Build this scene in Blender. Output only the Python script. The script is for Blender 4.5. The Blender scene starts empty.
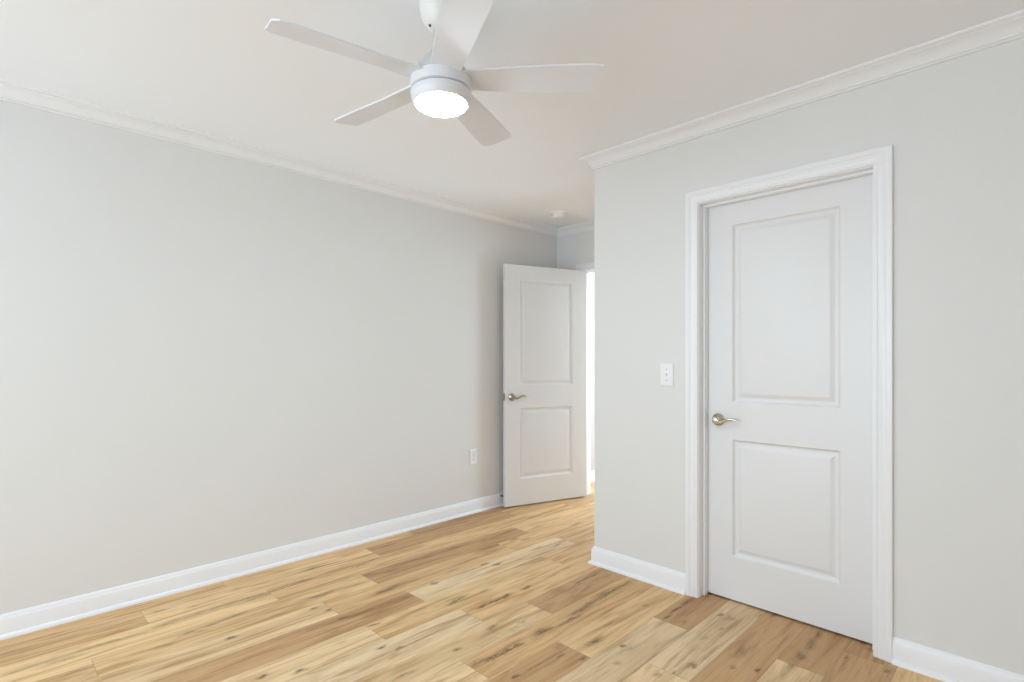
import bpy, bmesh, math, random
import numpy as np
from mathutils import Vector, Matrix

PI = math.pi
scn = bpy.context.scene
COL = scn.collection

# ------------------------------------------------------------------ camera
cam_d = bpy.data.cameras.new('camera')
cam = bpy.data.objects.new('camera', cam_d)
COL.objects.link(cam)
cam.location = (0.0, 0.0, 1.22)
cam.rotation_euler = (PI / 2, 0, PI / 4)
cam_d.sensor_width = 36.0
cam_d.lens = 535.0 / 1024.0 * 36.0
cam_d.shift_y = 19.0 / 1024.0
cam_d.clip_start = 0.02
scn.camera = cam

# ------------------------------------------------------------------ room dimensions
XL, YB = -3.245, 3.840          # left wall, back wall (entry door)
XC, YC = -1.920, 2.620         # corner of the closet
XR, YN = 1.75, -2.30           # right wall and the wall behind the camera
H = 2.431
TH = 0.115                     # partition thickness
YH = 6.60                      # far wall of the hall
WIN_N = (-2.95, 0.30, 0.45, 2.20)      # window behind the camera: x0, x1, z0, z1
FILL_H = (-2.90, -1.00, 0.45, 2.20)     # unseen opening at the hall's end, added to light the passage

# ------------------------------------------------------------------ sky, lights, exposure
world = bpy.data.worlds.new('World')
scn.world = world
world.use_nodes = True
wn = world.node_tree
wn.nodes.clear()
wo = wn.nodes.new('ShaderNodeOutputWorld')
wb = wn.nodes.new('ShaderNodeBackground')
wb.inputs['Color'].default_value = (0.86, 0.93, 1.0, 1)
wb.inputs['Strength'].default_value = 0.5
wn.links.new(wb.outputs[0], wo.inputs['Surface'])


def area_light(name, loc, rot, sx, sy, power, color):
    d = bpy.data.lights.new(name, 'AREA')
    d.shape = 'RECTANGLE'
    d.size, d.size_y = sx, sy
    d.energy = power
    d.color = color
    o = bpy.data.objects.new(name, d)
    o.location = loc
    o.rotation_euler = rot
    COL.objects.link(o)
    return o


DAY = (0.70, 0.855, 0.985)
area_light('daylight_near', ((WIN_N[0] + WIN_N[1]) / 2, YN - 0.105, (WIN_N[2] + WIN_N[3]) / 2), (PI / 2, 0, 0),
           WIN_N[1] - WIN_N[0] - 0.06, WIN_N[3] - WIN_N[2] - 0.06, 112, DAY)
area_light('hall_fill', ((FILL_H[0] + FILL_H[1]) / 2, YH + 0.105, (FILL_H[2] + FILL_H[3]) / 2), (-PI / 2, 0, 0),
           FILL_H[1] - FILL_H[0] - 0.06, FILL_H[3] - FILL_H[2] - 0.06, 225, (0.70, 0.87, 1.0))  # added fill through the doorway, brightens the passage; source is made up

scn.view_settings.view_transform = 'Standard'
scn.view_settings.look = 'None'
scn.view_settings.gamma = 1.0
scn.view_settings.use_curve_mapping = False
scn.view_settings.exposure = 0.0
scn.cycles.use_denoising = True
scn.cycles.max_bounces = 14
scn.cycles.diffuse_bounces = 10
scn.cycles.glossy_bounces = 6
scn.cycles.transparent_max_bounces = 8
scn.cycles.sample_clamp_indirect = 6.0
scn.cycles.caustics_reflective = False
scn.cycles.caustics_refractive = False


# ------------------------------------------------------------------ materials
def lin(c):
    return tuple(((v / 255.0) / 12.92 if v / 255.0 <= 0.04045 else ((v / 255.0 + 0.055) / 1.055) ** 2.4) for v in c)


def mat(name, rgb, rough=0.5, metal=0.0, spec=0.5, bump=0.0, bscale=200.0, mottle=0.0):
    m = bpy.data.materials.new(name)
    m.use_nodes = True
    nt = m.node_tree
    b = nt.nodes['Principled BSDF']
    b.inputs['Base Color'].default_value = (*rgb, 1)
    b.inputs['Roughness'].default_value = rough
    b.inputs['Metallic'].default_value = metal
    b.inputs['Specular IOR Level'].default_value = spec
    tc = nt.nodes.new('ShaderNodeTexCoord')
    if bump:
        n = nt.nodes.new('ShaderNodeTexNoise')
        n.inputs['Scale'].default_value = bscale
        n.inputs['Detail'].default_value = 3
        nt.links.new(tc.outputs['Object'], n.inputs['Vector'])
        bp = nt.nodes.new('ShaderNodeBump')
        bp.inputs['Strength'].default_value = bump
        bp.inputs['Distance'].default_value = 0.002
        nt.links.new(n.outputs['Fac'], bp.inputs['Height'])
        nt.links.new(bp.outputs['Normal'], b.inputs['Normal'])
    if mottle:
        n2 = nt.nodes.new('ShaderNodeTexNoise')
        n2.inputs['Scale'].default_value = 3.0
        nt.links.new(tc.outputs['Object'], n2.inputs['Vector'])
        mx = nt.nodes.new('ShaderNodeMix')
        mx.data_type = 'RGBA'
        nt.links.new(n2.outputs['Fac'], mx.inputs[0])
        mx.inputs[6].default_value = (*[v * (1 - mottle) for v in rgb], 1)
        mx.inputs[7].default_value = (*[min(1, v * (1 + mottle)) for v in rgb], 1)
        nt.links.new(mx.outputs[2], b.inputs['Base Color'])
    return m


M_WALL = mat('greige_wall_paint', (0.725, 0.722, 0.712), 0.62, spec=0.3, bump=0.08, bscale=260, mottle=0.006)
M_HALL = mat('darkened_hall_paint', (0.50, 0.465, 0.460), 0.65, spec=0.3, bump=0.08, bscale=260, mottle=0.006)  # pinkish wall colour, darkened to hold down the strong hall light
M_CEIL = mat('white_ceiling_paint', (0.89, 0.92, 0.965), 0.8, spec=0.2, bump=0.06, bscale=200, mottle=0.004)
M_TRIM = mat('white_trim_paint', (0.82, 0.82, 0.835), 0.32, spec=0.45)
M_DOOR = mat('white_door_paint', (0.755, 0.75, 0.755), 0.38, spec=0.45, bump=0.03, bscale=320)
M_FAN = mat('white_fan_enamel', (0.74, 0.755, 0.79), 0.35)
M_CAP = mat('shade_grey_cap_enamel', (0.60, 0.60, 0.60), 0.4)  # fan enamel greyed: the dome's shade is put into its colour
M_BLADE = mat('white_fan_blade_laminate', (0.76, 0.785, 0.85), 0.42)
M_CANOPY = mat('ivory_canopy_enamel', (0.80, 0.785, 0.74), 0.35)
M_PLASTIC = mat('white_switch_plastic', (0.82, 0.825, 0.835), 0.3)
M_SLOT = mat('dark_slot', (0.06, 0.06, 0.06), 0.6)
M_NICKEL = mat('satin_nickel', (0.47, 0.42, 0.36), 0.22, metal=1.0, mottle=0.03)
M_BRASS = mat('polished_pale_brass', (0.60, 0.575, 0.45), 0.10, metal=1.0, mottle=0.03)
M_STEEL = mat('dull_steel', (0.42, 0.42, 0.43), 0.35, metal=1.0)
M_RUBBER = mat('grey_rubber', (0.16, 0.16, 0.165), 0.7)


def mat_lens():
    m = bpy.data.materials.new('lit_fan_lens')
    m.use_nodes = True
    nt = m.node_tree
    b = nt.nodes['Principled BSDF']
    b.inputs['Base Color'].default_value = (0.85, 0.87, 0.9, 1)
    b.inputs['Roughness'].default_value = 0.4
    b.inputs['Emission Color'].default_value = (0.74, 0.89, 1.0, 1)
    b.inputs['Emission Strength'].default_value = 135.0
    return m


M_LENS = mat_lens()


def mat_glass():
    m = bpy.data.materials.new('window_glass')
    m.use_nodes = True
    nt = m.node_tree
    nt.nodes.clear()
    o = nt.nodes.new('ShaderNodeOutputMaterial')
    mx = nt.nodes.new('ShaderNodeMixShader')
    tr = nt.nodes.new('ShaderNodeBsdfTransparent')
    gl = nt.nodes.new('ShaderNodeBsdfGlossy')
    gl.inputs['Roughness'].default_value = 0.02
    mx.inputs[0].default_value = 0.06
    nt.links.new(tr.outputs[0], mx.inputs[1])
    nt.links.new(gl.outputs[0], mx.inputs[2])
    nt.links.new(mx.outputs[0], o.inputs['Surface'])
    return m


M_GLASS = mat_glass()


def mat_floor():
    m = bpy.data.materials.new('oak_plank_floor')
    m.use_nodes = True
    nt = m.node_tree
    N, L = nt.nodes, nt.links
    b = N['Principled BSDF']

    def attr(name):
        a = N.new('ShaderNodeAttribute')
        a.attribute_name = name
        return a

    def math_(op, a, c=None, d=None):
        n = N.new('ShaderNodeMath')
        n.operation = op
        for i, v in enumerate((a, c, d)):
            if v is None:
                continue
            if isinstance(v, (int, float)):
                n.inputs[i].default_value = v
            else:
                L.new(v, n.inputs[i])
        return n.outputs[0]

    def noise(vec, detail, rough=0.55, dist=0.0):
        n = N.new('ShaderNodeTexNoise')
        n.inputs['Scale'].default_value = 1.0
        n.inputs['Detail'].default_value = detail
        n.inputs['Roughness'].default_value = rough
        n.inputs['Distortion'].default_value = dist
        L.new(vec, n.inputs['Vector'])
        return n.outputs['Fac']

    def ramp(v, lo, hi, a, c):
        n = N.new('ShaderNodeMapRange')
        n.interpolation_type = 'SMOOTHSTEP'
        L.new(v, n.inputs[0])
        for i, x in enumerate((lo, hi, a, c)):
            n.inputs[i + 1].default_value = x
        return n.outputs[0]

    def mix(f, a, c, mode='MIX'):
        n = N.new('ShaderNodeMix')
        n.data_type = 'RGBA'
        n.blend_type = mode
        n.clamp_factor = True
        if isinstance(f, (int, float)):
            n.inputs[0].default_value = f
        else:
            L.new(f, n.inputs[0])
        for i, v in ((6, a), (7, c)):
            if isinstance(v, tuple):
                n.inputs[i].default_value = (*v, 1)
            else:
                L.new(v, n.inputs[i])
        return n.outputs[2]

    pu, pv, seed = attr('pu').outputs['Fac'], attr('pv').outputs['Fac'], attr('seed').outputs['Fac']
    plen = attr('plen').outputs['Fac']
    tone = attr('tone').outputs['Color']
    knot = attr('knot').outputs['Fac']

    def vec(su, sv, ss):
        c = N.new('ShaderNodeCombineXYZ')
        L.new(math_('MULTIPLY', pu, su), c.inputs[0])
        L.new(math_('MULTIPLY', pv, sv), c.inputs[1])
        L.new(math_('MULTIPLY', seed, ss), c.inputs[2])
        return c.outputs[0]

    fine = noise(vec(230, 7, 91), 4, 0.6, 0.3)          # thin pores along the plank
    grain = noise(vec(55, 2.6, 57), 5, 0.6, 0.8)        # growth lines
    broad = noise(vec(9, 1.3, 33), 4, 0.55, 1.0)        # warm and pale bands
    rag = noise(vec(260, 20, 77), 5, 0.75, 1.2)         # ragged knot edges
    c = mix(ramp(broad, 0.35, 0.72, 0.0, 0.50), tone, (0.48, 0.295, 0.14))
    mid = noise(vec(15, 1.3, 119), 4, 0.55, 1.4)        # soft brown heartwood streaks
    c = mix(ramp(mid, 0.46, 0.74, 0.0, 1.0), c, (0.66, 0.54, 0.42), 'MULTIPLY')
    c = mix(ramp(grain, 0.49, 0.76, 0.0, 0.85), c, (0.64, 0.55, 0.46), 'MULTIPLY')
    c = mix(ramp(grain, 0.44, 0.20, 0.0, 0.35), c, (0.72, 0.56, 0.34))
    c = mix(ramp(fine, 0.50, 0.80, 0.0, 0.30), c, (0.25, 0.145, 0.07))
    kf = math_('MULTIPLY', knot, ramp(rag, 0.38, 0.58, 0.10, 1.5))
    c = mix(math_('MINIMUM', math_('MULTIPLY', kf, 0.95), 0.92), c, (0.13, 0.072, 0.030))
    # seams between planks
    eu = math_('MINIMUM', pu, math_('SUBTRACT', 0.18, pu))
    ev = math_('MINIMUM', pv, math_('SUBTRACT', plen, pv))
    e = math_('MINIMUM', eu, ev)
    seam = ramp(e, 0.0004, 0.0020, 1.0, 0.0)
    c = mix(math_('MULTIPLY', seam, 0.40), c, (0.16, 0.095, 0.045))
    L.new(c, b.inputs['Base Color'])
    b.inputs['Specular IOR Level'].default_value = 0.35
    L.new(ramp(fine, 0.2, 0.8, 0.42, 0.58), b.inputs['Roughness'])
    hgt = math_('SUBTRACT', math_('MULTIPLY', fine, -0.25), math_('MULTIPLY', seam, 1.0))
    bp = N.new('ShaderNodeBump')
    bp.inputs['Strength'].default_value = 0.35
    bp.inputs['Distance'].default_value = 0.0015
    L.new(hgt, bp.inputs['Height'])
    L.new(bp.outputs['Normal'], b.inputs['Normal'])
    return m


M_FLOOR = mat_floor()


# ------------------------------------------------------------------ mesh helpers
def tag(o, label=None, cat=None, group=None, kind=None):
    if label: o['label'] = label
    if cat: o['category'] = cat
    if group: o['group'] = group
    if kind: o['kind'] = kind
    return o


def obj(name, bm, m, parent=None, smooth=None, bevel=0.0, weld=True):
    if weld:
        bmesh.ops.remove_doubles(bm, verts=bm.verts, dist=1e-6)
        bmesh.ops.recalc_face_normals(bm, faces=bm.faces)
    me = bpy.data.meshes.new(name)
    bm.to_mesh(me)
    bm.free()
    me.materials.append(m)
    o = bpy.data.objects.new(name, me)
    COL.objects.link(o)
    if parent is not None:
        o.parent = parent
    if smooth is not None:
        me.shade_smooth()
        me.set_sharp_from_angle(angle=math.radians(smooth))
    if bevel:
        md = o.modifiers.new('Bevel', 'BEVEL')
        md.width = bevel
        md.segments = 2
        md.limit_method = 'ANGLE'
    return o


def empty(name, loc, rz=0.0):
    o = bpy.data.objects.new(name, None)
    o.empty_display_size = 0.1
    o.location = loc
    o.rotation_euler = (0, 0, rz)
    COL.objects.link(o)
    return o


def box(bm, x0, x1, y0, y1, z0, z1):
    v = [bm.verts.new(p) for p in ((x0, y0, z0), (x1, y0, z0), (x1, y1, z0), (x0, y1, z0),
                                   (x0, y0, z1), (x1, y0, z1), (x1, y1, z1), (x0, y1, z1))]
    for f in ((0, 3, 2, 1), (4, 5, 6, 7), (0, 1, 5, 4), (1, 2, 6, 5), (2, 3, 7, 6), (3, 0, 4, 7)):
        bm.faces.new([v[i] for i in f])


def slab_with_holes(bm, a0, a1, z0, z1, t0, t1, holes, axis):
    """a wall running along `axis` from a0 to a1, thickness t0..t1, with rectangular openings, as one shell"""
    A = sorted({a0, a1, *[h[0] for h in holes], *[h[1] for h in holes]})
    Z = sorted({z0, z1, *[h[2] for h in holes], *[h[3] for h in holes]})

    def solid(i, k):
        if not (0 <= i < len(A) - 1 and 0 <= k < len(Z) - 1):
            return False
        a, z = (A[i] + A[i + 1]) / 2, (Z[k] + Z[k + 1]) / 2
        return not any(h[0] < a < h[1] and h[2] < z < h[3] for h in holes)

    def P(a, t, z):
        return (a, t, z) if axis == 'x' else (t, a, z)

    def quad(*p):
        bm.faces.new([bm.verts.new(P(*q)) for q in p])
    for i in range(len(A) - 1):
        for k in range(len(Z) - 1):
            if not solid(i, k):
                continue
            a, b_, z, w = A[i], A[i + 1], Z[k], Z[k + 1]
            quad((a, t0, z), (b_, t0, z), (b_, t0, w), (a, t0, w))
            quad((a, t1, z), (a, t1, w), (b_, t1, w), (b_, t1, z))
            if not solid(i - 1, k): quad((a, t0, z), (a, t0, w), (a, t1, w), (a, t1, z))
            if not solid(i + 1, k): quad((b_, t0, z), (b_, t1, z), (b_, t1, w), (b_, t0, w))
            if not solid(i, k - 1): quad((a, t0, z), (a, t1, z), (b_, t1, z), (b_, t0, z))
            if not solid(i, k + 1): quad((a, t0, w), (b_, t0, w), (b_, t1, w), (a, t1, w))


def sweep(bm, prof, P, Q, n, m0, m1):
    """a moulding of closed profile (out, z) along wall line P-Q; n points into the room; m0, m1 mitre the ends"""
    P, Q, n = Vector(P), Vector(Q), Vector(n)
    d = (Q - P).normalized()
    r0, r1 = [], []
    for o_, z in prof:
        a = P + d * (m0 * o_) + n * o_
        b = Q + d * (m1 * o_) + n * o_
        r0.append(bm.verts.new((a.x, a.y, z)))
        r1.append(bm.verts.new((b.x, b.y, z)))
    k = len(prof)
    for i in range(k):
        j = (i + 1) % k
        bm.faces.new((r0[i], r0[j], r1[j], r1[i]))
    bm.faces.new(r0[::-1])
    bm.faces.new(r1)


def lathe(bm, prof, seg=48, mtx=None, cap0=True, cap1=True):
    """revolve (r, z) pairs about z"""
    rings = []
    for r, z in prof:
        ring = []
        for i in range(seg):
            a = 2 * PI * i / seg
            p = Vector((r * math.cos(a), r * math.sin(a), z))
            ring.append(bm.verts.new(mtx @ p if mtx else p))
        rings.append(ring)
    for a, b in zip(rings, rings[1:]):
        for i in range(seg):
            j = (i + 1) % seg
            bm.faces.new((a[i], a[j], b[j], b[i]))
    if cap0: bm.faces.new(rings[0][::-1])
    if cap1: bm.faces.new(rings[-1])


def tube(bm, pts, radii, seg=14, flat=1.0, up=Vector((0, 0, 1))):
    """tapering tube through pts; flat squeezes it across the side direction"""
    rings = []
    for i, p in enumerate(pts):
        a, b = pts[max(0, i - 1)], pts[min(len(pts) - 1, i + 1)]
        t = (Vector(b) - Vector(a)).normalized()
        s = t.cross(up).normalized()
        u = s.cross(t).normalized()
        rings.append([bm.verts.new(Vector(p) + s * (radii[i] * flat * math.cos(2 * PI * k / seg))
                                   + u * (radii[i] * math.sin(2 * PI * k / seg))) for k in range(seg)])
    for a, b in zip(rings, rings[1:]):
        for k in range(seg):
            j = (k + 1) % seg
            bm.faces.new((a[k], a[j], b[j], b[k]))
    bm.faces.new(rings[0][::-1])
    bm.faces.new(rings[-1])


# ------------------------------------------------------------------ floor: oak planks along the left wall
LIGHT = (236, 206, 160); PALE = (229, 202, 162); GOLD = (236, 201, 149); TAN = (224, 184, 133)
BROWN = (194, 153, 108); DARK = (184, 144, 100); ROSE = (199, 157, 112)
RW, PL = 0.18, 1.215
# row -> (a joint position along y, {plank number from that joint: tone})
ROWS = {
    -15: (0.95, {-1: TAN, 0: TAN, 1: BROWN, 2: BROWN}),
    -14: (1.776, {-2: TAN, -1: GOLD, 0: BROWN, 1: TAN}),
    -13: (2.30, {-2: GOLD, -1: TAN, 0: TAN, 1: BROWN}),
    -12: (1.545, {-2: GOLD, -1: GOLD, 0: BROWN, 1: TAN}),
    -11: (1.228, {-1: LIGHT, 0: TAN, 1: TAN, 2: TAN}),
    -10: (1.600, {-1: ROSE, 0: PALE, 1: TAN}),
    -9: (1.260, {-1: LIGHT, 0: GOLD, 1: TAN}),
    -8: (1.671, {-1: PALE, 0: TAN, 1: TAN}),
    -7: (1.955, {-1: LIGHT, 0: BROWN, 1: TAN}),
    -6: (1.386, {-1: LIGHT, 0: TAN, 1: BROWN}),
    -5: (1.777, {-1: BROWN, 0: GOLD, 1: TAN}),
    -4: (2.270, {-1: PALE, 0: BROWN}),
    -3: (1.910, {-1: LIGHT, 0: PALE}),
    -2: (1.70, {0: ROSE, -1: TAN}),
    -1: (2.310, {-1: LIGHT, 0: BROWN}),
    0: (1.35, {0: ROSE, 1: ROSE}),
    1: (2.05, {0: GOLD, 1: TAN}),
}


def floor_point(px, py):
    u, v = (px - 512) / 535.0, (py - 360) / 535.0
    t = 1.22 / v
    return ((-1 + u) * 0.70710678 * t, (1 + u) * 0.70710678 * t)


# knots and dark mineral streaks in the boards: (x, y, half width across, half length along, strength)
def _marks():
    out = []

    def K(ox, oy, s, items):
        for x, y, w, l, g in items:
            X, Y = floor_point(ox + x / s, oy + y / s)
            out.append((X, Y, w, l, g))
    K(0, 582, 6.4, [(720, 380, .010, .03, .7), (620, 410, .009, .06, .55), (420, 495, .010, .06, .5), (250, 530, .016, .09, .4),
                    (850, 345, .012, .06, .4), (740, 290, .006, .06, .6), (850, 245, .006, .05, .5), (920, 145, .006, .05, .7),
                    (540, 560, .012, .05, .4), (60, 450, .008, .05, .35), (1000, 190, .006, .03, .5)])
    K(150, 582, 6.4, [(70, 185, .007, .03, .6), (280, 155, .010, .02, .6), (95, 275, .010, .03, .6), (180, 240, .016, .09, .4),
                      (330, 195, .014, .09, .4), (480, 145, .012, .09, .45), (620, 105, .010, .10, .55), (760, 70, .009, .08, .55),
                      (900, 25, .007, .10, .8), (250, 325, .010, .03, .6), (550, 212, .007, .035, 1.1), (480, 240, .007, .06, .5),
                      (390, 278, .008, .02, .7), (330, 315, .008, .02, .4), (520, 357, .010, .014, 1.2), (110, 405, .012, .03, .5),
                      (560, 45, .008, .03, .4), (715, 605, .011, .014, .9), (960, 565, .010, .015, .7), (400, 600, .012, .10, .2),
                      (700, 400, .007, .20, .35), (980, 310, .007, .16, .4), (330, 465, .006, .03, .3)])
    K(300, 582, 6.4, [(90, 170, .009, .012, 1.1), (180, 178, .009, .012, 1.1), (290, 225, .008, .03, 1.1), (370, 205, .010, .08, .6),
                      (160, 275, .007, .10, .6), (480, 272, .008, .025, 1.2), (145, 80, .008, .03, .9), (60, 100, .006, .05, .4),
                      (230, 50, .007, .06, .5), (360, 15, .006, .03, .6), (540, 55, .008, .03, 1.0), (600, 25, .007, .03, .6),
                      (860, 12, .009, .012, 1.1), (640, 110, .020, .08, .4), (690, 92, .015, .03, .5), (980, 128, .008, .03, .9),
                      (520, 420, .009, .013, 1.1), (635, 425, .009, .014, 1.1), (720, 390, .005, .06, .7), (530, 470, .004, .04, .5),
                      (1005, 435, .008, .012, .8), (265, 385, .008, .02, .4), (660, 600, .010, .04, .6), (450, 345, .007, .02, .4),
                      (10, 570, .010, .02, .6), (220, 318, .005, .02, .5), (620, 245, .010, .05, .3), (1000, 100, .010, .04, .4)])
    K(450, 582, 6.4, [(205, 155, .010, .02, 1.2), (260, 130, .010, .02, .8), (300, 118, .011, .02, .9), (355, 95, .010, .02, 1.2),
                      (490, 38, .008, .02, 1.2), (270, 290, .012, .02, .8), (455, 258, .011, .015, .7), (45, 432, .010, .012, .6),
                      (590, 320, .011, .020, 1.2), (590, 320, .028, .05, .5), (640, 300, .010, .03, .6), (735, 262, .012, .03, .6),
                      (790, 232, .012, .03, .8), (830, 190, .014, .05, .6), (890, 140, .012, .03, .8), (970, 90, .02, .07, .55),
                      (250, 495, .012, .025, 1.1), (310, 470, .014, .03, .8), (370, 440, .013, .025, 1.0), (440, 405, .012, .02, 1.2),
                      (180, 520, .02, .05, .5), (390, 400, .012, .06, .4), (710, 470, .007, .015, .9), (600, 510, .007, .08, .5),
                      (420, 605, .009, .013, 1.1), (540, 545, .008, .05, .4), (920, 380, .010, .018, 1.2), (920, 380, .022, .05, .5),
                      (855, 492, .009, .011, .9), (30, 125, .008, .03, .9), (80, 95, .007, .03, .5), (210, 60, .006, .02, .5),
                      (820, 5, .005, .03, .7), (700, 75, .006, .10, .35), (700, 410, .012, .02, .5), (390, 310, .03, .16, .25)])
    K(600, 582, 6.4, [(50, 75, .010, .04, .8), (110, 40, .009, .05, .8), (170, 10, .012, .05, .5), (290, 150, .009, .012, .6),
                      (430, 225, .007, .02, 1.2), (490, 175, .008, .04, 1.2), (560, 130, .012, .05, .7), (540, 255, .007, .012, .8),
                      (145, 410, .010, .010, 1.2), (770, 210, .009, .011, 1.2), (830, 232, .022, .02, .4), (600, 537, .012, .012, 1.1),
                      (570, 530, .008, .02, .7), (365, 592, .014, .012, .7), (110, 520, .012, .010, .5), (1010, 565, .008, .010, 1.1),
                      (850, 545, .010, .010, .7), (470, 580, .006, .008, .8), (510, 515, .006, .04, .5), (775, 300, .008, .010, .5),
                      (230, 570, .006, .02, .3), (890, 460, .02, .03, .35), (180, 430, .02, .04, .3), (670, 355, .01, .02, .3)])
    K(740, 582, 5.12, [(400, 270, .012, .03, .7), (360, 320, .016, .04, .6), (310, 380, .020, .03, .65), (260, 420, .014, .03, .5),
                       (630, 310, .009, .012, 1.0), (660, 345, .010, .010, .7), (750, 455, .008, .010, 1.1), (92, 452, .007, .009, 1.0),
                       (545, 385, .007, .010, .7), (530, 430, .008, .05, .4), (180, 165, .012, .03, .8), (110, 170, .008, .05, .5),
                       (10, 350, .02, .03, .3), (230, 300, .012, .06, .25)])
    K(250, 490, 5.69, [(360, 445, .009, .05, 1.2), (290, 520, .007, .05, .9), (200, 545, .006, .08, .6), (520, 450, .007, .08, .6),
                       (620, 432, .008, .04, .9), (690, 400, .007, .05, .8), (780, 318, .008, .05, 1.0), (400, 600, .008, .05, .9),
                       (470, 570, .006, .06, .5), (780, 570, .008, .05, 1.0), (820, 545, .006, .05, .6), (650, 490, .014, .04, .6),
                       (850, 350, .008, .14, .5), (960, 300, .006, .08, .5), (60, 610, .006, .10, .5), (930, 515, .006, .04, .5),
                       (740, 475, .007, .07, .5), (960, 390, .010, .12, .45), (600, 540, .005, .05, .5), (980, 240, .007, .09, .7)])
    K(420, 490, 5.69, [(370, 422, .010, .020, 1.2), (440, 422, .011, .020, 1.2), (80, 530, .010, .016, 1.2), (535, 280, .010, .025, .9),
                       (600, 280, .010, .025, 1.0), (775, 315, .009, .03, .9), (830, 325, .008, .03, 1.0), (605, 555, .010, .02, 1.1),
                       (480, 605, .010, .03, 1.0), (400, 325, .022, .08, .55), (440, 315, .016, .04, .5), (180, 335, .008, .07, .8),
                       (240, 318, .007, .05, .8), (520, 230, .012, .06, .6), (470, 250, .012, .09, .5), (350, 285, .007, .06, .7),
                       (885, 195, .008, .04, .9), (940, 505, .006, .05, .9), (990, 485, .006, .03, .8), (640, 155, .007, .06, .7),
                       (80, 225, .010, .12, .6), (180, 185, .010, .12, .6), (300, 150, .010, .14, .5), (440, 120, .012, .14, .5),
                       (40, 385, .008, .05, .7), (380, 215, .008, .06, .5), (680, 185, .012, .09, .5), (760, 480, .010, .05, .5),
                       (830, 445, .008, .05, .5), (700, 390, .02, .10, .3), (180, 462, .008, .04, .5), (560, 515, .006, .06, .4),
                       (900, 245, .010, .10, .35), (240, 610, .006, .03, .8), (540, 110, .012, .16, .4), (720, 90, .012, .14, .35)])
    return np.array(out)


MARKS = _marks()


def build_floor():
    rng = np.random.default_rng(11)
    tones = [LIGHT, PALE, GOLD, TAN, TAN, BROWN, ROSE]
    V, F = [], []
    PU, PV, SD, LN, TN, KN = [], [], [], [], [], []
    nv = 0
    x_lo, x_hi, y_lo, y_hi = XL - 0.12, XR + 0.14, YN - 0.14, YH + 0.14
    r0 = math.floor((x_lo + 0.6) / RW)
    r1 = math.ceil((x_hi + 0.6) / RW)
    for r in range(r0, r1):
        xa, xb = -0.6 + RW * r, -0.6 + RW * (r + 1)
        joint, known = ROWS.get(r, (float(rng.uniform(0, PL)), {}))
        k0 = math.floor((y_lo - joint) / PL)
        k1 = math.ceil((y_hi - joint) / PL)
        for k in range(k0, k1):
            ya = joint + PL * k
            yb = ya + PL
            t = known.get(k, tones[int(rng.integers(len(tones)))])
            t = np.clip(np.array(t, float) + rng.uniform(-5, 5), 0, 255)
            tl = lin(t)
            cx0, cx1 = max(xa, x_lo), min(xb, x_hi)
            cy0, cy1 = max(ya, y_lo), min(yb, y_hi)
            if cx1 - cx0 < 1e-3 or cy1 - cy0 < 1e-3:
                continue
            dense = (-17 <= r <= 2) and cy1 > 0.1 and cy0 < 4.0
            nx = 36 if dense else 2
            ny = max(2, int((cy1 - cy0) / 0.010)) if dense else 2
            xs, ys = np.linspace(cx0, cx1, nx + 1), np.linspace(cy0, cy1, ny + 1)
            gx, gy = np.meshgrid(xs, ys)
            gx, gy = gx.ravel(), gy.ravel()
            kn = np.zeros(gx.size)
            if dense:
                sel = MARKS[(MARKS[:, 0] > xa - 0.001) & (MARKS[:, 0] < xb + 0.001) & (MARKS[:, 1] > ya) & (MARKS[:, 1] < yb)]
                for mx, my, w, l, g in sel:
                    w, l = w * 0.8, l * 1.25
                    wob = 0.35 * w * np.sin((gy - my) / l * 2.3 + 40 * mx)
                    q = ((gx - mx - wob) / w) ** 2 + ((gy - my) / l) ** 2
                    kn = np.maximum(kn, kn * 0.4 + 1.1 * g * np.exp(-0.75 * q))
            V.append(np.stack([gx, gy, np.zeros_like(gx)], 1))
            PU.append(gx - xa); PV.append(gy - ya); KN.append(kn)
            SD.append(np.full(gx.size, rng.uniform(0, 1))); LN.append(np.full(gx.size, PL))
            TN.append(np.tile([*tl, 1.0], (gx.size, 1)))
            i = np.arange(nx)[None, :] + (nx + 1) * np.arange(ny)[:, None] + nv
            i = i.ravel()
            F.append(np.stack([i, i + 1, i + nx + 2, i + nx + 1], 1))
            nv += gx.size
    # underside slab
    zb = -0.06
    under = np.array([(x_lo, y_lo, zb), (x_hi, y_lo, zb), (x_hi, y_hi, zb), (x_lo, y_hi, zb),
                      (x_lo, y_lo, -1e-4), (x_hi, y_lo, -1e-4), (x_hi, y_hi, -1e-4), (x_lo, y_hi, -1e-4)])
    V.append(under)
    F.append(np.array([(0, 3, 2, 1), (0, 1, 5, 4), (1, 2, 6, 5), (2, 3, 7, 6), (3, 0, 4, 7)]) + nv)
    for arr, val in ((PU, 0.09), (PV, 0.5), (SD, 0.0), (LN, PL), (KN, 0.0)):
        arr.append(np.full(8, val))
    TN.append(np.tile([0.4, 0.28, 0.15, 1.0], (8, 1)))
    V, F = np.concatenate(V), np.concatenate(F)
    me = bpy.data.meshes.new('floor')
    me.from_pydata(V.tolist(), [], F.tolist())
    for nm, arr in (('pu', PU), ('pv', PV), ('seed', SD), ('plen', LN), ('knot', KN)):
        a = me.attributes.new(nm, 'FLOAT', 'POINT')
        a.data.foreach_set('value', np.concatenate(arr).astype(np.float32))
    a = me.attributes.new('tone', 'FLOAT_COLOR', 'POINT')
    a.data.foreach_set('color', np.concatenate(TN).astype(np.float32).ravel())
    me.materials.append(M_FLOOR)
    o = bpy.data.objects.new('floor', me)
    COL.objects.link(o)
    return tag(o, 'light oak plank floor with brown knots running the length of the room', 'floor', kind='structure')


build_floor()

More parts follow.
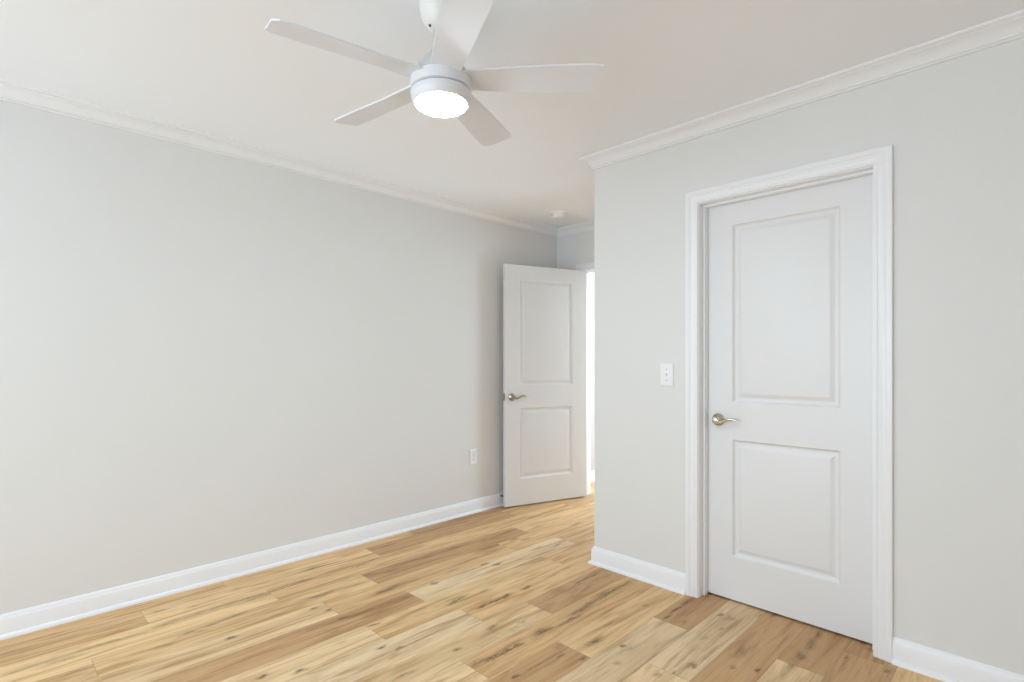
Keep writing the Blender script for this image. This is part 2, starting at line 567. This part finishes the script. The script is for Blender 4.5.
# ------------------------------------------------------------------ walls and ceiling
D1 = (-1.262, -0.508, 2.020)            # closet door opening between jambs: x0, x1, top
D2 = (-2.942, -2.124, 2.014)            # entry door opening
JT = 0.018                              # jamb thickness
LONG_Y0, LONG_Y1 = YN - TH, YH + TH


def wall(name, label, build, m=None):
    bm = bmesh.new()
    build(bm)
    return tag(obj(name, bm, m or M_WALL), label, 'wall', kind='structure')


wall('wall_left', 'long pale greige wall on the left, bare but for an outlet',
     lambda bm: slab_with_holes(bm, LONG_Y0, YB + TH, 0, H, XL - TH, XL, [], 'y'))
wall('wall_back', 'narrow far wall above and beside the entry doorway',
     lambda bm: slab_with_holes(bm, XL, XR, 0, H, YB, YB + TH, [(D2[0] - JT, D2[1] + JT, 0, D2[2] + JT)], 'x'))
wall('wall_closet', 'pale greige wall on the right that holds the closed door and the switch',
     lambda bm: slab_with_holes(bm, XC, XR, 0, H, YC, YC + TH, [(D1[0] - JT, D1[1] + JT, 0, D1[2] + JT)], 'x'))
wall('wall_passage', 'side of the closet facing the entry passage',
     lambda bm: slab_with_holes(bm, YC + TH, YB, 0, H, XC, XC + TH, [], 'y'))
wall('wall_right', 'plain wall on the right of the camera',
     lambda bm: slab_with_holes(bm, LONG_Y0, LONG_Y1, 0, H, XR, XR + TH, [], 'y'))
wall('wall_near', 'window wall behind the camera',
     lambda bm: slab_with_holes(bm, XL, XR, 0, H, YN - TH, YN, [WIN_N], 'x'))
wall('wall_hall', 'far wall of the hall beyond the entry door',
     lambda bm: slab_with_holes(bm, XL, XR, 0, H, YH, YH + TH, [FILL_H], 'x'))
wall('wall_hall_left', 'pinkish wall of the hall, darkened against the hall light, glimpsed past the open entry door',
     lambda bm: slab_with_holes(bm, YB + TH, LONG_Y1, 0, H, XL - TH, XL, [], 'y'), M_HALL)
bm = bmesh.new()
box(bm, XL - TH, XR + TH, LONG_Y0, LONG_Y1, H, H + 0.1)
tag(obj('ceiling', bm, M_CEIL), 'flat white ceiling', 'ceiling', kind='structure')

# ------------------------------------------------------------------ crown moulding
CROWN = [(0, H - 0.069), (0.006, H - 0.069), (0.0095, H - 0.0665), (0.0095, H - 0.0625), (0.0065, H - 0.0610), (0.0130, H - 0.0585),
         (0.0150, H - 0.0550), (0.0140, H - 0.0515), (0.0175, H - 0.0470), (0.0215, H - 0.0400), (0.0280, H - 0.0315), (0.0360, H - 0.0245),
         (0.0445, H - 0.0200), (0.0490, H - 0.0185), (0.0490, H - 0.0145), (0.0530, H - 0.0135), (0.0590, H - 0.0110), (0.0635, H - 0.0070),
         (0.0640, H - 0.0030), (0.0640, H), (0, H)]
ROOM = [('left', (XL, YN), (XL, YB), (1, 0), 1, -1, 'crown moulding along the long left wall'),
        ('back', (XL, YB), (XC, YB), (0, -1), 1, -1, 'crown moulding above the entry doorway'),
        ('passage', (XC, YB), (XC, YC), (-1, 0), 1, 1, 'crown moulding along the closet side of the passage'),
        ('closet', (XC, YC), (XR, YC), (0, -1), -1, -1, 'crown moulding above the closed closet door'),
        ('right', (XR, YC), (XR, YN), (-1, 0), 1, -1, 'crown moulding along the right wall'),
        ('near', (XR, YN), (XL, YN), (0, 1), 1, -1, 'crown moulding along the wall behind the camera')]
for i, (side, P, Q, n, m0, m1, lab) in enumerate(ROOM):
    bm = bmesh.new()
    sweep(bm, CROWN, (*P, 0), (*Q, 0), (*n, 0), m0, m1)
    tag(obj('trim_%d' % (i + 1), bm, M_TRIM, smooth=28), 'white ' + lab, 'moulding', kind='structure')

# ------------------------------------------------------------------ baseboards with quarter-round shoe
BASE = [(0, 0), (0.014, 0), (0.014, 0.082), (0.0128, 0.0845), (0.0105, 0.0870), (0.0095, 0.0910), (0.0070, 0.0985), (0.0035, 0.1030), (0, 0.1035)]
SHOE = [(0.014, 0), (0.027, 0), (0.0268, 0.005), (0.025, 0.011), (0.021, 0.016), (0.014, 0.0185)]
CW = 0.064                               # casing width
CO1 = (D1[0] - CW - 0.004, D1[1] + CW + 0.004)
CO2 = (D2[0] - CW - 0.004, D2[1] + CW + 0.004)


def baseboard(side, P, Q, n, m0, m1, lab):
    bm = bmesh.new()
    sweep(bm, BASE, (*P, 0), (*Q, 0), (*n, 0), m0, m1)
    o = tag(obj('baseboard_' + side, bm, M_TRIM, smooth=30), lab, 'baseboard', kind='structure')
    bm = bmesh.new()
    sweep(bm, SHOE, (*P, 0), (*Q, 0), (*n, 0), m0, m1)
    obj('shoe_moulding', bm, M_TRIM, o, smooth=40)


baseboard('left', (XL, YN), (XL, YB), (1, 0), 1, -1, 'white baseboard along the long left wall')
baseboard('back', (XL, YB), (CO2[0], YB), (0, -1), 1, 0, 'short white baseboard left of the entry door frame')
baseboard('entry', (CO2[1], YB), (XC, YB), (0, -1), 0, -1, 'short white baseboard right of the entry door frame')
baseboard('passage', (XC, YB), (XC, YC), (-1, 0), 1, 1, 'white baseboard along the closet side of the passage')
baseboard('closet', (XC, YC), (CO1[0], YC), (0, -1), -1, 0, 'white baseboard from the wall corner to the closet door frame')
baseboard('corner', (CO1[1], YC), (XR, YC), (0, -1), 0, -1, 'white baseboard right of the closet door frame')
baseboard('right', (XR, YC), (XR, YN), (-1, 0), 1, -1, 'white baseboard along the right wall')
baseboard('near', (XR, YN), (XL, YN), (0, 1), 1, -1, 'white baseboard behind the camera')
baseboard('hall', (XL, YB + TH), (XL, YH), (1, 0), 0, -1, 'white baseboard in the hall beyond the entry door')


# ------------------------------------------------------------------ door frames
# casing profile: (distance from the opening's edge, thickness out of the wall)
CAS = [(0.0, 0.0), (0.0, 0.009), (0.003, 0.011), (0.010, 0.0115), (0.013, 0.009), (0.020, 0.0115), (0.034, 0.0145),
       (0.040, 0.0135), (0.044, 0.0165), (0.055, 0.018), (0.062, 0.0175), (0.064, 0.015), (0.064, 0.0)]


def casing_bm(x0, x1, top, y, sgn):
    """three mitred members round an opening on the wall face at y; sgn -1 lies on the -y side"""
    bm = bmesh.new()
    rows = []
    for (cx, cz, sx, sz) in ((x0, 0.0, -1, 0), (x0, top, -1, 1), (x1, top, 1, 1), (x1, 0.0, 1, 0)):
        rows.append([bm.verts.new((cx + sx * (0.004 + o_), y + sgn * t, cz + sz * (0.004 + o_) if sz else 0.0)) for o_, t in CAS])
    k = len(CAS)
    for a, b in zip(rows, rows[1:]):
        for i in range(k):
            j = (i + 1) % k
            bm.faces.new((a[i], a[j], b[j], b[i]))
    bm.faces.new(rows[0]); bm.faces.new(rows[-1][::-1])
    return bm


def door_frame(name, D, y0, y1, stop0, stop1, label):
    """jamb lining is the frame's own mesh; casings and stop are its parts"""
    x0, x1, top = D
    bm = bmesh.new()
    box(bm, x0 - JT, x0, y0, y1, 0, top + JT)
    box(bm, x1, x1 + JT, y0, y1, 0, top + JT)
    box(bm, x0, x1, y0, y1, top, top + JT)
    o = tag(obj(name, bm, M_TRIM), label, 'door frame', kind='structure')
    obj('casing', casing_bm(x0, x1, top, y0, -1), M_TRIM, o, smooth=25)
    obj('casing', casing_bm(x0, x1, top, y1, 1), M_TRIM, o, smooth=25)
    bm = bmesh.new()
    s = 0.011
    box(bm, x0, x0 + s, stop0, stop1, 0, top)
    box(bm, x1 - s, x1, stop0, stop1, 0, top)
    box(bm, x0 + s, x1 - s, stop0, stop1, top - s, top)
    obj('stop', bm, M_TRIM, o, bevel=0.002)
    return o


SLAB1 = (YC + TH - 0.036, YC + TH - 0.001)
door_frame('trim_7', D1, YC, YC + TH, SLAB1[0] - 0.038, SLAB1[0] - 0.002, 'white moulded frame around the closed closet door')
door_frame('trim_8', D2, YB, YB + TH, YB + 0.040, YB + 0.078, 'white frame of the entry doorway behind the open door')


# ------------------------------------------------------------------ two-panel doors
# raised panel profile: (distance in from the panel's edge, depth below the door face)
PANEL = [(0.0, 0.0), (0.003, 0.0045), (0.008, 0.0105), (0.014, 0.0130), (0.021, 0.0130), (0.026, 0.0112), (0.036, 0.0060), (0.044, 0.0030), (0.047, 0.0026)]


def panel_bm(x0, x1, z0, z1, t):
    """one moulded panel seen from both faces of a slab lying in y 0..t"""
    bm = bmesh.new()
    rims = []
    for face in (0, 1):
        prev = None
        for k, (i, dp) in enumerate(PANEL):
            y = dp if face == 0 else t - dp
            ring = [bm.verts.new(p) for p in ((x0 + i, y, z0 + i), (x1 - i, y, z0 + i), (x1 - i, y, z1 - i), (x0 + i, y, z1 - i))]
            if prev:
                for a in range(4):
                    b = (a + 1) % 4
                    bm.faces.new((prev[a], prev[b], ring[b], ring[a]))
            else:
                rims.append(ring)
            prev = ring
        bm.faces.new(prev)
    for a in range(4):
        b = (a + 1) % 4
        bm.faces.new((rims[0][a], rims[0][b], rims[1][b], rims[1][a]))
    return bm


def lever_set(parent, x, z, t, side, toward, m, reach=0.050):
    """rosette and wavy lever on one face; side 0 is the face at y=0, side 1 at y=t; toward = +-1 along x"""
    s = -1 if side == 0 else 1
    y0 = 0.0 if side == 0 else t
    rot = Matrix.Translation((x, y0, z)) @ Matrix.Rotation(-s * PI / 2, 4, 'X')
    bm = bmesh.new()
    lathe(bm, [(0.0325, 0.0), (0.0325, 0.003), (0.030, 0.006), (0.026, 0.008), (0.022, 0.012), (0.017, 0.019), (0.014, 0.022)], 40, rot)
    h = obj('handle', bm, m, parent, smooth=50)
    bm = bmesh.new()
    lathe(bm, [(0.0105, 0.020), (0.0105, reach - 0.016), (0.0145, reach - 0.012), (0.0155, reach - 0.004), (0.0135, reach + 0.001), (0.007, reach + 0.003)], 28, rot)
    obj('spindle', bm, m, h, smooth=50)
    pts, rad = [], []
    for k in range(23):
        f = k / 22.0
        a = 0.004 + 0.108 * f
        dz = -0.009 * math.sin(PI * min(f / 0.42, 1.0)) if f < 0.42 else 0.010 * math.sin(PI * (f - 0.42) / 0.58 * 0.95)
        yy = y0 + s * (reach - 0.007 + 0.003 * math.sin(PI * f))
        pts.append((x + toward * a, yy, z + dz))
        rad.append(0.0092 * (1 - f) + 0.0052 * f if f < 0.93 else 0.0045)
    bm = bmesh.new()
    tube(bm, pts, rad, 14, 0.7)
    obj('lever', bm, m, h, smooth=60)
    return h


def make_door(name, W, z0, z1, t, stile, label, metal, lever_x, toward, reach):
    """slab in local coordinates: x 0..W, y 0..t (y=0 is the face that shows); panels are parts"""
    x0, x1 = stile, W - stile
    rects = [(x0, x1, 0.229, 0.818), (x0, x1, 1.008, 1.902)]
    bm = bmesh.new()
    slab_with_holes(bm, 0, W, z0, z1, 0, t, rects, 'x')
    d = obj(name, bm, M_DOOR)
    tag(d, label, 'door', kind='structure')
    for r in rects:
        obj('panel', panel_bm(*r, t), M_DOOR, d, smooth=20)
    lever_set(d, lever_x, 0.914, t, 0, toward, metal)
    lever_set(d, lever_x, 0.914, t, 1, toward, metal, reach)
    return d


W1 = D1[1] - D1[0] - 0.006
d1 = make_door('door_1', W1, 0.010, D1[2] - 0.004, 0.035, 0.135, 'closed white two-panel closet door with brass lever at its left edge',
               M_BRASS, 0.063, 1, 0.050)
d1.location = (D1[0] + 0.003, SLAB1[0], 0)

# entry door: swung open past square, its free edge near the left wall
W2 = 0.803
FREE, HINGE = Vector((-3.147, 3.068)), Vector((-2.902, 3.832))
ang = math.atan2((HINGE - FREE).y, (HINGE - FREE).x)
d2 = make_door('door_2', W2, 0.010, 2.011, 0.035, 0.140, 'white two-panel entry door standing open against the left wall',
               M_NICKEL, 0.063, 1, 0.040)
d2.location = (FREE.x, FREE.y, 0)
d2.rotation_euler = (0, 0, ang)
bm = bmesh.new()
box(bm, -0.0015, 0.0005, 0.005, 0.030, 0.885, 0.943)
lp = obj('latch_plate', bm, M_NICKEL, d2, bevel=0.0006)
bm = bmesh.new()
box(bm, -0.009, -0.0015, 0.011, 0.024, 0.906, 0.922)
obj('latch_bolt', bm, M_STEEL, lp, bevel=0.002)
for hz in (0.25, 1.05, 1.82):
    bm = bmesh.new()
    lathe(bm, [(0.006, hz - 0.045), (0.0065, hz - 0.043), (0.0065, hz + 0.043), (0.004, hz + 0.047)], 16, Matrix.Translation((W2 + 0.006, 0.042, 0)))
    obj('hinge', bm, M_NICKEL, d2, smooth=40)

# ------------------------------------------------------------------ windows out of view; the hall one is added for fill light
def window(name, W, axis, face, out, label):
    a0, a1, z0, z1 = W
    bm = bmesh.new()
    f = 0.05
    ta, tb = sorted((face + out * 0.03, face + out * 0.10))
    mid = (z0 + z1) / 2
    slab_with_holes(bm, a0, a1, z0, z1, ta, tb, [(a0 + f, a1 - f, z0 + f, mid - 0.02), (a0 + f, a1 - f, mid + 0.02, z1 - f)], axis)
    o = tag(obj(name, bm, M_TRIM, bevel=0.003), label, 'window', kind='structure')
    for q0, q1 in ((z0 + f, mid - 0.02), (mid + 0.02, z1 - f)):
        bm = bmesh.new()
        g = face + out * 0.065
        if axis == 'y':
            box(bm, g - 0.002, g + 0.002, a0 + f, a1 - f, q0, q1)
        else:
            box(bm, a0 + f, a1 - f, g - 0.002, g + 0.002, q0, q1)
        obj('pane', bm, M_GLASS, o)


window('window_1', WIN_N, 'x', YN, -1, 'white double-hung window in the wall behind the camera')

window('added_window', FILL_H, 'x', YH, 1, 'unseen white double-hung window added at the end of the hall for fill light')  # made-up window, gives the hall fill light an opening

# ------------------------------------------------------------------ ceiling fan
FX, FY = -1.438, 1.102
ROT = Matrix.Translation((0, 0, 0))
fan = tag(empty('ceiling_fan', (FX, FY, H)), 'white five-blade ceiling fan with a lit round lens', 'ceiling fan')


def fz(z):
    return z - H


bm = bmesh.new()
lathe(bm, [(0.074, fz(H)), (0.074, fz(2.412)), (0.073, fz(2.398)), (0.069, fz(2.378)), (0.062, fz(2.358)), (0.052, fz(2.340)),
           (0.040, fz(2.326)), (0.030, fz(2.319)), (0.024, fz(2.316))], 56)
can = obj('canopy', bm, M_CANOPY, fan, smooth=40)
bm = bmesh.new()
ca = math.radians(262)
lathe(bm, [(0.0045, 0), (0.0045, 0.004), (0.003, 0.005)], 14,
      Matrix.Translation((0.041 * math.cos(ca), 0.041 * math.sin(ca), fz(2.329))) @ Matrix.Rotation(ca, 4, 'Z') @ Matrix.Rotation(math.radians(145), 4, 'Y'))
obj('set_screw', bm, M_SLOT, can, smooth=40)
bm = bmesh.new()
lathe(bm, [(0.013, fz(2.320)), (0.013, fz(2.215)), (0.024, fz(2.213)), (0.026, fz(2.195)), (0.026, fz(2.185))], 28)
obj('downrod', bm, M_FAN, fan, smooth=40)
bm = bmesh.new()
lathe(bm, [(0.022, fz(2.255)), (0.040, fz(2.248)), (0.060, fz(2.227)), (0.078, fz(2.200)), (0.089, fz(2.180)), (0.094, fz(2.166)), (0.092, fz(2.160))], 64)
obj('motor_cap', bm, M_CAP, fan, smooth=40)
bm = bmesh.new()
lathe(bm, [(0.090, fz(2.1605)), (0.0985, fz(2.1600)), (0.1015, fz(2.157)), (0.102, fz(2.150)), (0.102, fz(2.1235)), (0.098, fz(2.121)), (0.092, fz(2.1205))], 64)
obj('motor_housing', bm, M_FAN, fan, smooth=40)
bm = bmesh.new()
lathe(bm, [(0.092, fz(2.1185)), (0.099, fz(2.1155)), (0.1015, fz(2.110)), (0.0995, fz(2.096)), (0.094, fz(2.082)), (0.090, fz(2.077)), (0.086, fz(2.0765))], 64)
obj('light_ring', bm, M_FAN, fan, smooth=40)
bm = bmesh.new()
lathe(bm, [(0.087, fz(2.079)), (0.0862, fz(2.0745)), (0.080, fz(2.070)), (0.066, fz(2.0655)), (0.045, fz(2.0625)), (0.020, fz(2.061)), (0.004, fz(2.0605))], 64)
obj('light_lens', bm, M_LENS, fan, smooth=60)


def blade_bm():
    """a flat pitched paddle along local x, with a swept end"""
    bm = bmesh.new()
    r_in, r_out, th = 0.075, 0.536, 0.006
    n = 26
    top, bot = [], []
    pitch = math.radians(13)
    for k in range(n + 1):
        f = k / n
        r = r_in + (r_out - r_in) * f
        hw_a = 0.048 + 0.015 * min(1, f / 0.75)           # leading half
        hw_b = 0.048 + 0.015 * min(1, f / 0.75)
        e = (r_out - r) / 0.030                            # rounded end corners
        if e < 1:
            q = math.sqrt(max(0.0, 1 - (1 - e) ** 2))
            hw_a = hw_a - 0.006 * (1 - q)
            hw_b = hw_b - 0.024 * (1 - q)
        tw = pitch * (0.55 + 0.45 * min(1, f / 0.35))
        for s, lst in ((th / 2, top), (-th / 2, bot)):
            row = []
            for c in np.linspace(-hw_a, hw_b, 9):
                row.append(bm.verts.new((r, c * math.cos(tw), 2.158 - H - c * math.sin(tw) + s)))
            lst.append(row)
    for lst in (top, bot):
        for a, b in zip(lst, lst[1:]):
            for i in range(8):
                bm.faces.new((a[i], a[i + 1], b[i + 1], b[i]))
    for a, b, c, d in zip(top, top[1:], bot, bot[1:]):
        bm.faces.new((a[0], b[0], d[0], c[0])); bm.faces.new((a[8], b[8], d[8], c[8]))
    for i in range(8):
        bm.faces.new((top[0][i], top[0][i + 1], bot[0][i + 1], bot[0][i]))
        bm.faces.new((top[n][i], top[n][i + 1], bot[n][i + 1], bot[n][i]))
    return bm


blade0 = None
for k in range(5):
    if blade0 is None:
        b = blade0 = obj('blade', blade_bm(), M_BLADE, fan, smooth=30)
    else:
        b = blade0.copy()
        COL.objects.link(b)
        b.parent = fan
    b.rotation_euler = (0, 0, math.radians(45 - 1.4 + 72 * k))

# ------------------------------------------------------------------ smoke detector
sd = tag(empty('smoke_detector', (-2.84, 3.38, H)), 'round white smoke detector on the ceiling near the entry door', 'smoke detector')
bm = bmesh.new()
lathe(bm, [(0.070, 0.0), (0.070, -0.008), (0.067, -0.012), (0.058, -0.013)], 44)
obj('base_plate', bm, M_PLASTIC, sd, smooth=40)
bm = bmesh.new()
lathe(bm, [(0.054, -0.012), (0.054, -0.018), (0.052, -0.019), (0.052, -0.022), (0.054, -0.023), (0.053, -0.036), (0.049, -0.043), (0.040, -0.046), (0.012, -0.047)], 44)
obj('sensor_body', bm, M_PLASTIC, sd, smooth=40)


# ------------------------------------------------------------------ switch, outlet, door stop
def plate_bm(w, h, d):
    bm = bmesh.new()
    b = 0.004
    r0 = [bm.verts.new((x, 0, z)) for x, z in ((-w / 2, -h / 2), (w / 2, -h / 2), (w / 2, h / 2), (-w / 2, h / 2))]
    r1 = [bm.verts.new((x, -d * 0.55, z)) for x, z in ((-w / 2, -h / 2), (w / 2, -h / 2), (w / 2, h / 2), (-w / 2, h / 2))]
    r2 = [bm.verts.new((x, -d, z)) for x, z in ((-w / 2 + b, -h / 2 + b), (w / 2 - b, -h / 2 + b), (w / 2 - b, h / 2 - b), (-w / 2 + b, h / 2 - b))]
    for a, c in ((r0, r1), (r1, r2)):
        for i in range(4):
            j = (i + 1) % 4
            bm.faces.new((a[i], a[j], c[j], c[i]))
    bm.faces.new(r0[::-1]); bm.faces.new(r2)
    return bm


def screw(parent, x, y, z):
    bm = bmesh.new()
    lathe(bm, [(0.0034, 0), (0.0034, 0.0008), (0.0022, 0.0014)], 14, Matrix.Translation((x, y, z)) @ Matrix.Rotation(PI / 2, 4, 'X'))
    obj('screw', bm, M_STEEL, parent, smooth=40)


def light_switch(loc, rz, label):
    s = tag(empty('light_switch', loc, rz), label, 'light switch')
    obj('cover_plate', plate_bm(0.076, 0.122, 0.007), M_PLASTIC, s)
    bm = bmesh.new()
    box(bm, -0.0055, 0.0055, -0.0085, -0.007, -0.0125, 0.0125)
    c = obj('toggle_collar', bm, M_PLASTIC, s, bevel=0.0008)
    bm = bmesh.new()
    v = [bm.verts.new(p) for p in ((-.0042, -.007, -.009), (.0042, -.007, -.009), (.0042, -.007, .007), (-.0042, -.007, .007),
                                   (-.0034, -.019, .004), (.0034, -.019, .004), (.0034, -.0165, .012), (-.0034, -.0165, .012))]
    for f in ((0, 1, 2, 3), (4, 5, 6, 7), (0, 1, 5, 4), (1, 2, 6, 5), (2, 3, 7, 6), (3, 0, 4, 7)):
        bm.faces.new([v[i] for i in f])
    obj('toggle', bm, M_PLASTIC, s, bevel=0.0008)
    for z in (-0.030, 0.030):
        screw(s, 0, -0.007, z)
    return s


light_switch((-1.442, YC, 1.140), 0, 'white toggle light switch on the wall left of the closet door frame')
light_switch((XL, 4.36, 1.10), PI / 2, 'white light switch in the hall, glimpsed past the open entry door')

ou = tag(empty('wall_outlet', (XL, 2.807, 0.446), PI / 2), 'white wall outlet on the long left wall above the baseboard', 'outlet')
obj('cover_plate', plate_bm(0.074, 0.122, 0.007), M_PLASTIC, ou)
for z in (0.0195, -0.0195):
    bm = bmesh.new()
    pts = [(0.0172 * math.cos(a), max(-0.0142, min(0.0142, 0.0172 * math.sin(a)))) for a in [2 * PI * k / 32 for k in range(32)]]
    r0 = [bm.verts.new((x, -0.0065, z + q)) for x, q in pts]
    r1 = [bm.verts.new((x, -0.0090, z + q)) for x, q in pts]
    for i in range(32):
        j = (i + 1) % 32
        bm.faces.new((r0[i], r0[j], r1[j], r1[i]))
    bm.faces.new(r0[::-1]); bm.faces.new(r1)
    rc = obj('receptacle', bm, M_PLASTIC, ou)
    bm = bmesh.new()
    box(bm, -0.0072, -0.0052, -0.0094, -0.0088, z + 0.000, z + 0.008)
    box(bm, 0.0052, 0.0072, -0.0094, -0.0088, z + 0.000, z + 0.007)
    box(bm, -0.0020, 0.0020, -0.0094, -0.0088, z - 0.010, z - 0.006)
    obj('slots', bm, M_SLOT, rc)
screw(ou, 0, -0.007, 0)

ds = tag(empty('door_stop', (XL + 0.014, 3.105, 0.085), PI / 2), 'small steel door stop on the baseboard behind the open entry door', 'door stop')
RX = Matrix.Rotation(PI / 2, 4, 'X')
bm = bmesh.new()
lathe(bm, [(0.0125, 0.0), (0.0125, 0.002), (0.008, 0.005), (0.005, 0.007)], 24, RX)
obj('flange', bm, M_STEEL, ds, smooth=40)
bm = bmesh.new()
lathe(bm, [(0.0045, 0.004), (0.0045, 0.022)], 18, RX)
obj('post', bm, M_STEEL, ds, smooth=40)
bm = bmesh.new()
lathe(bm, [(0.0075, 0.020), (0.009, 0.022), (0.009, 0.031), (0.006, 0.034)], 20, RX)
obj('rubber_tip', bm, M_RUBBER, ds, smooth=40)
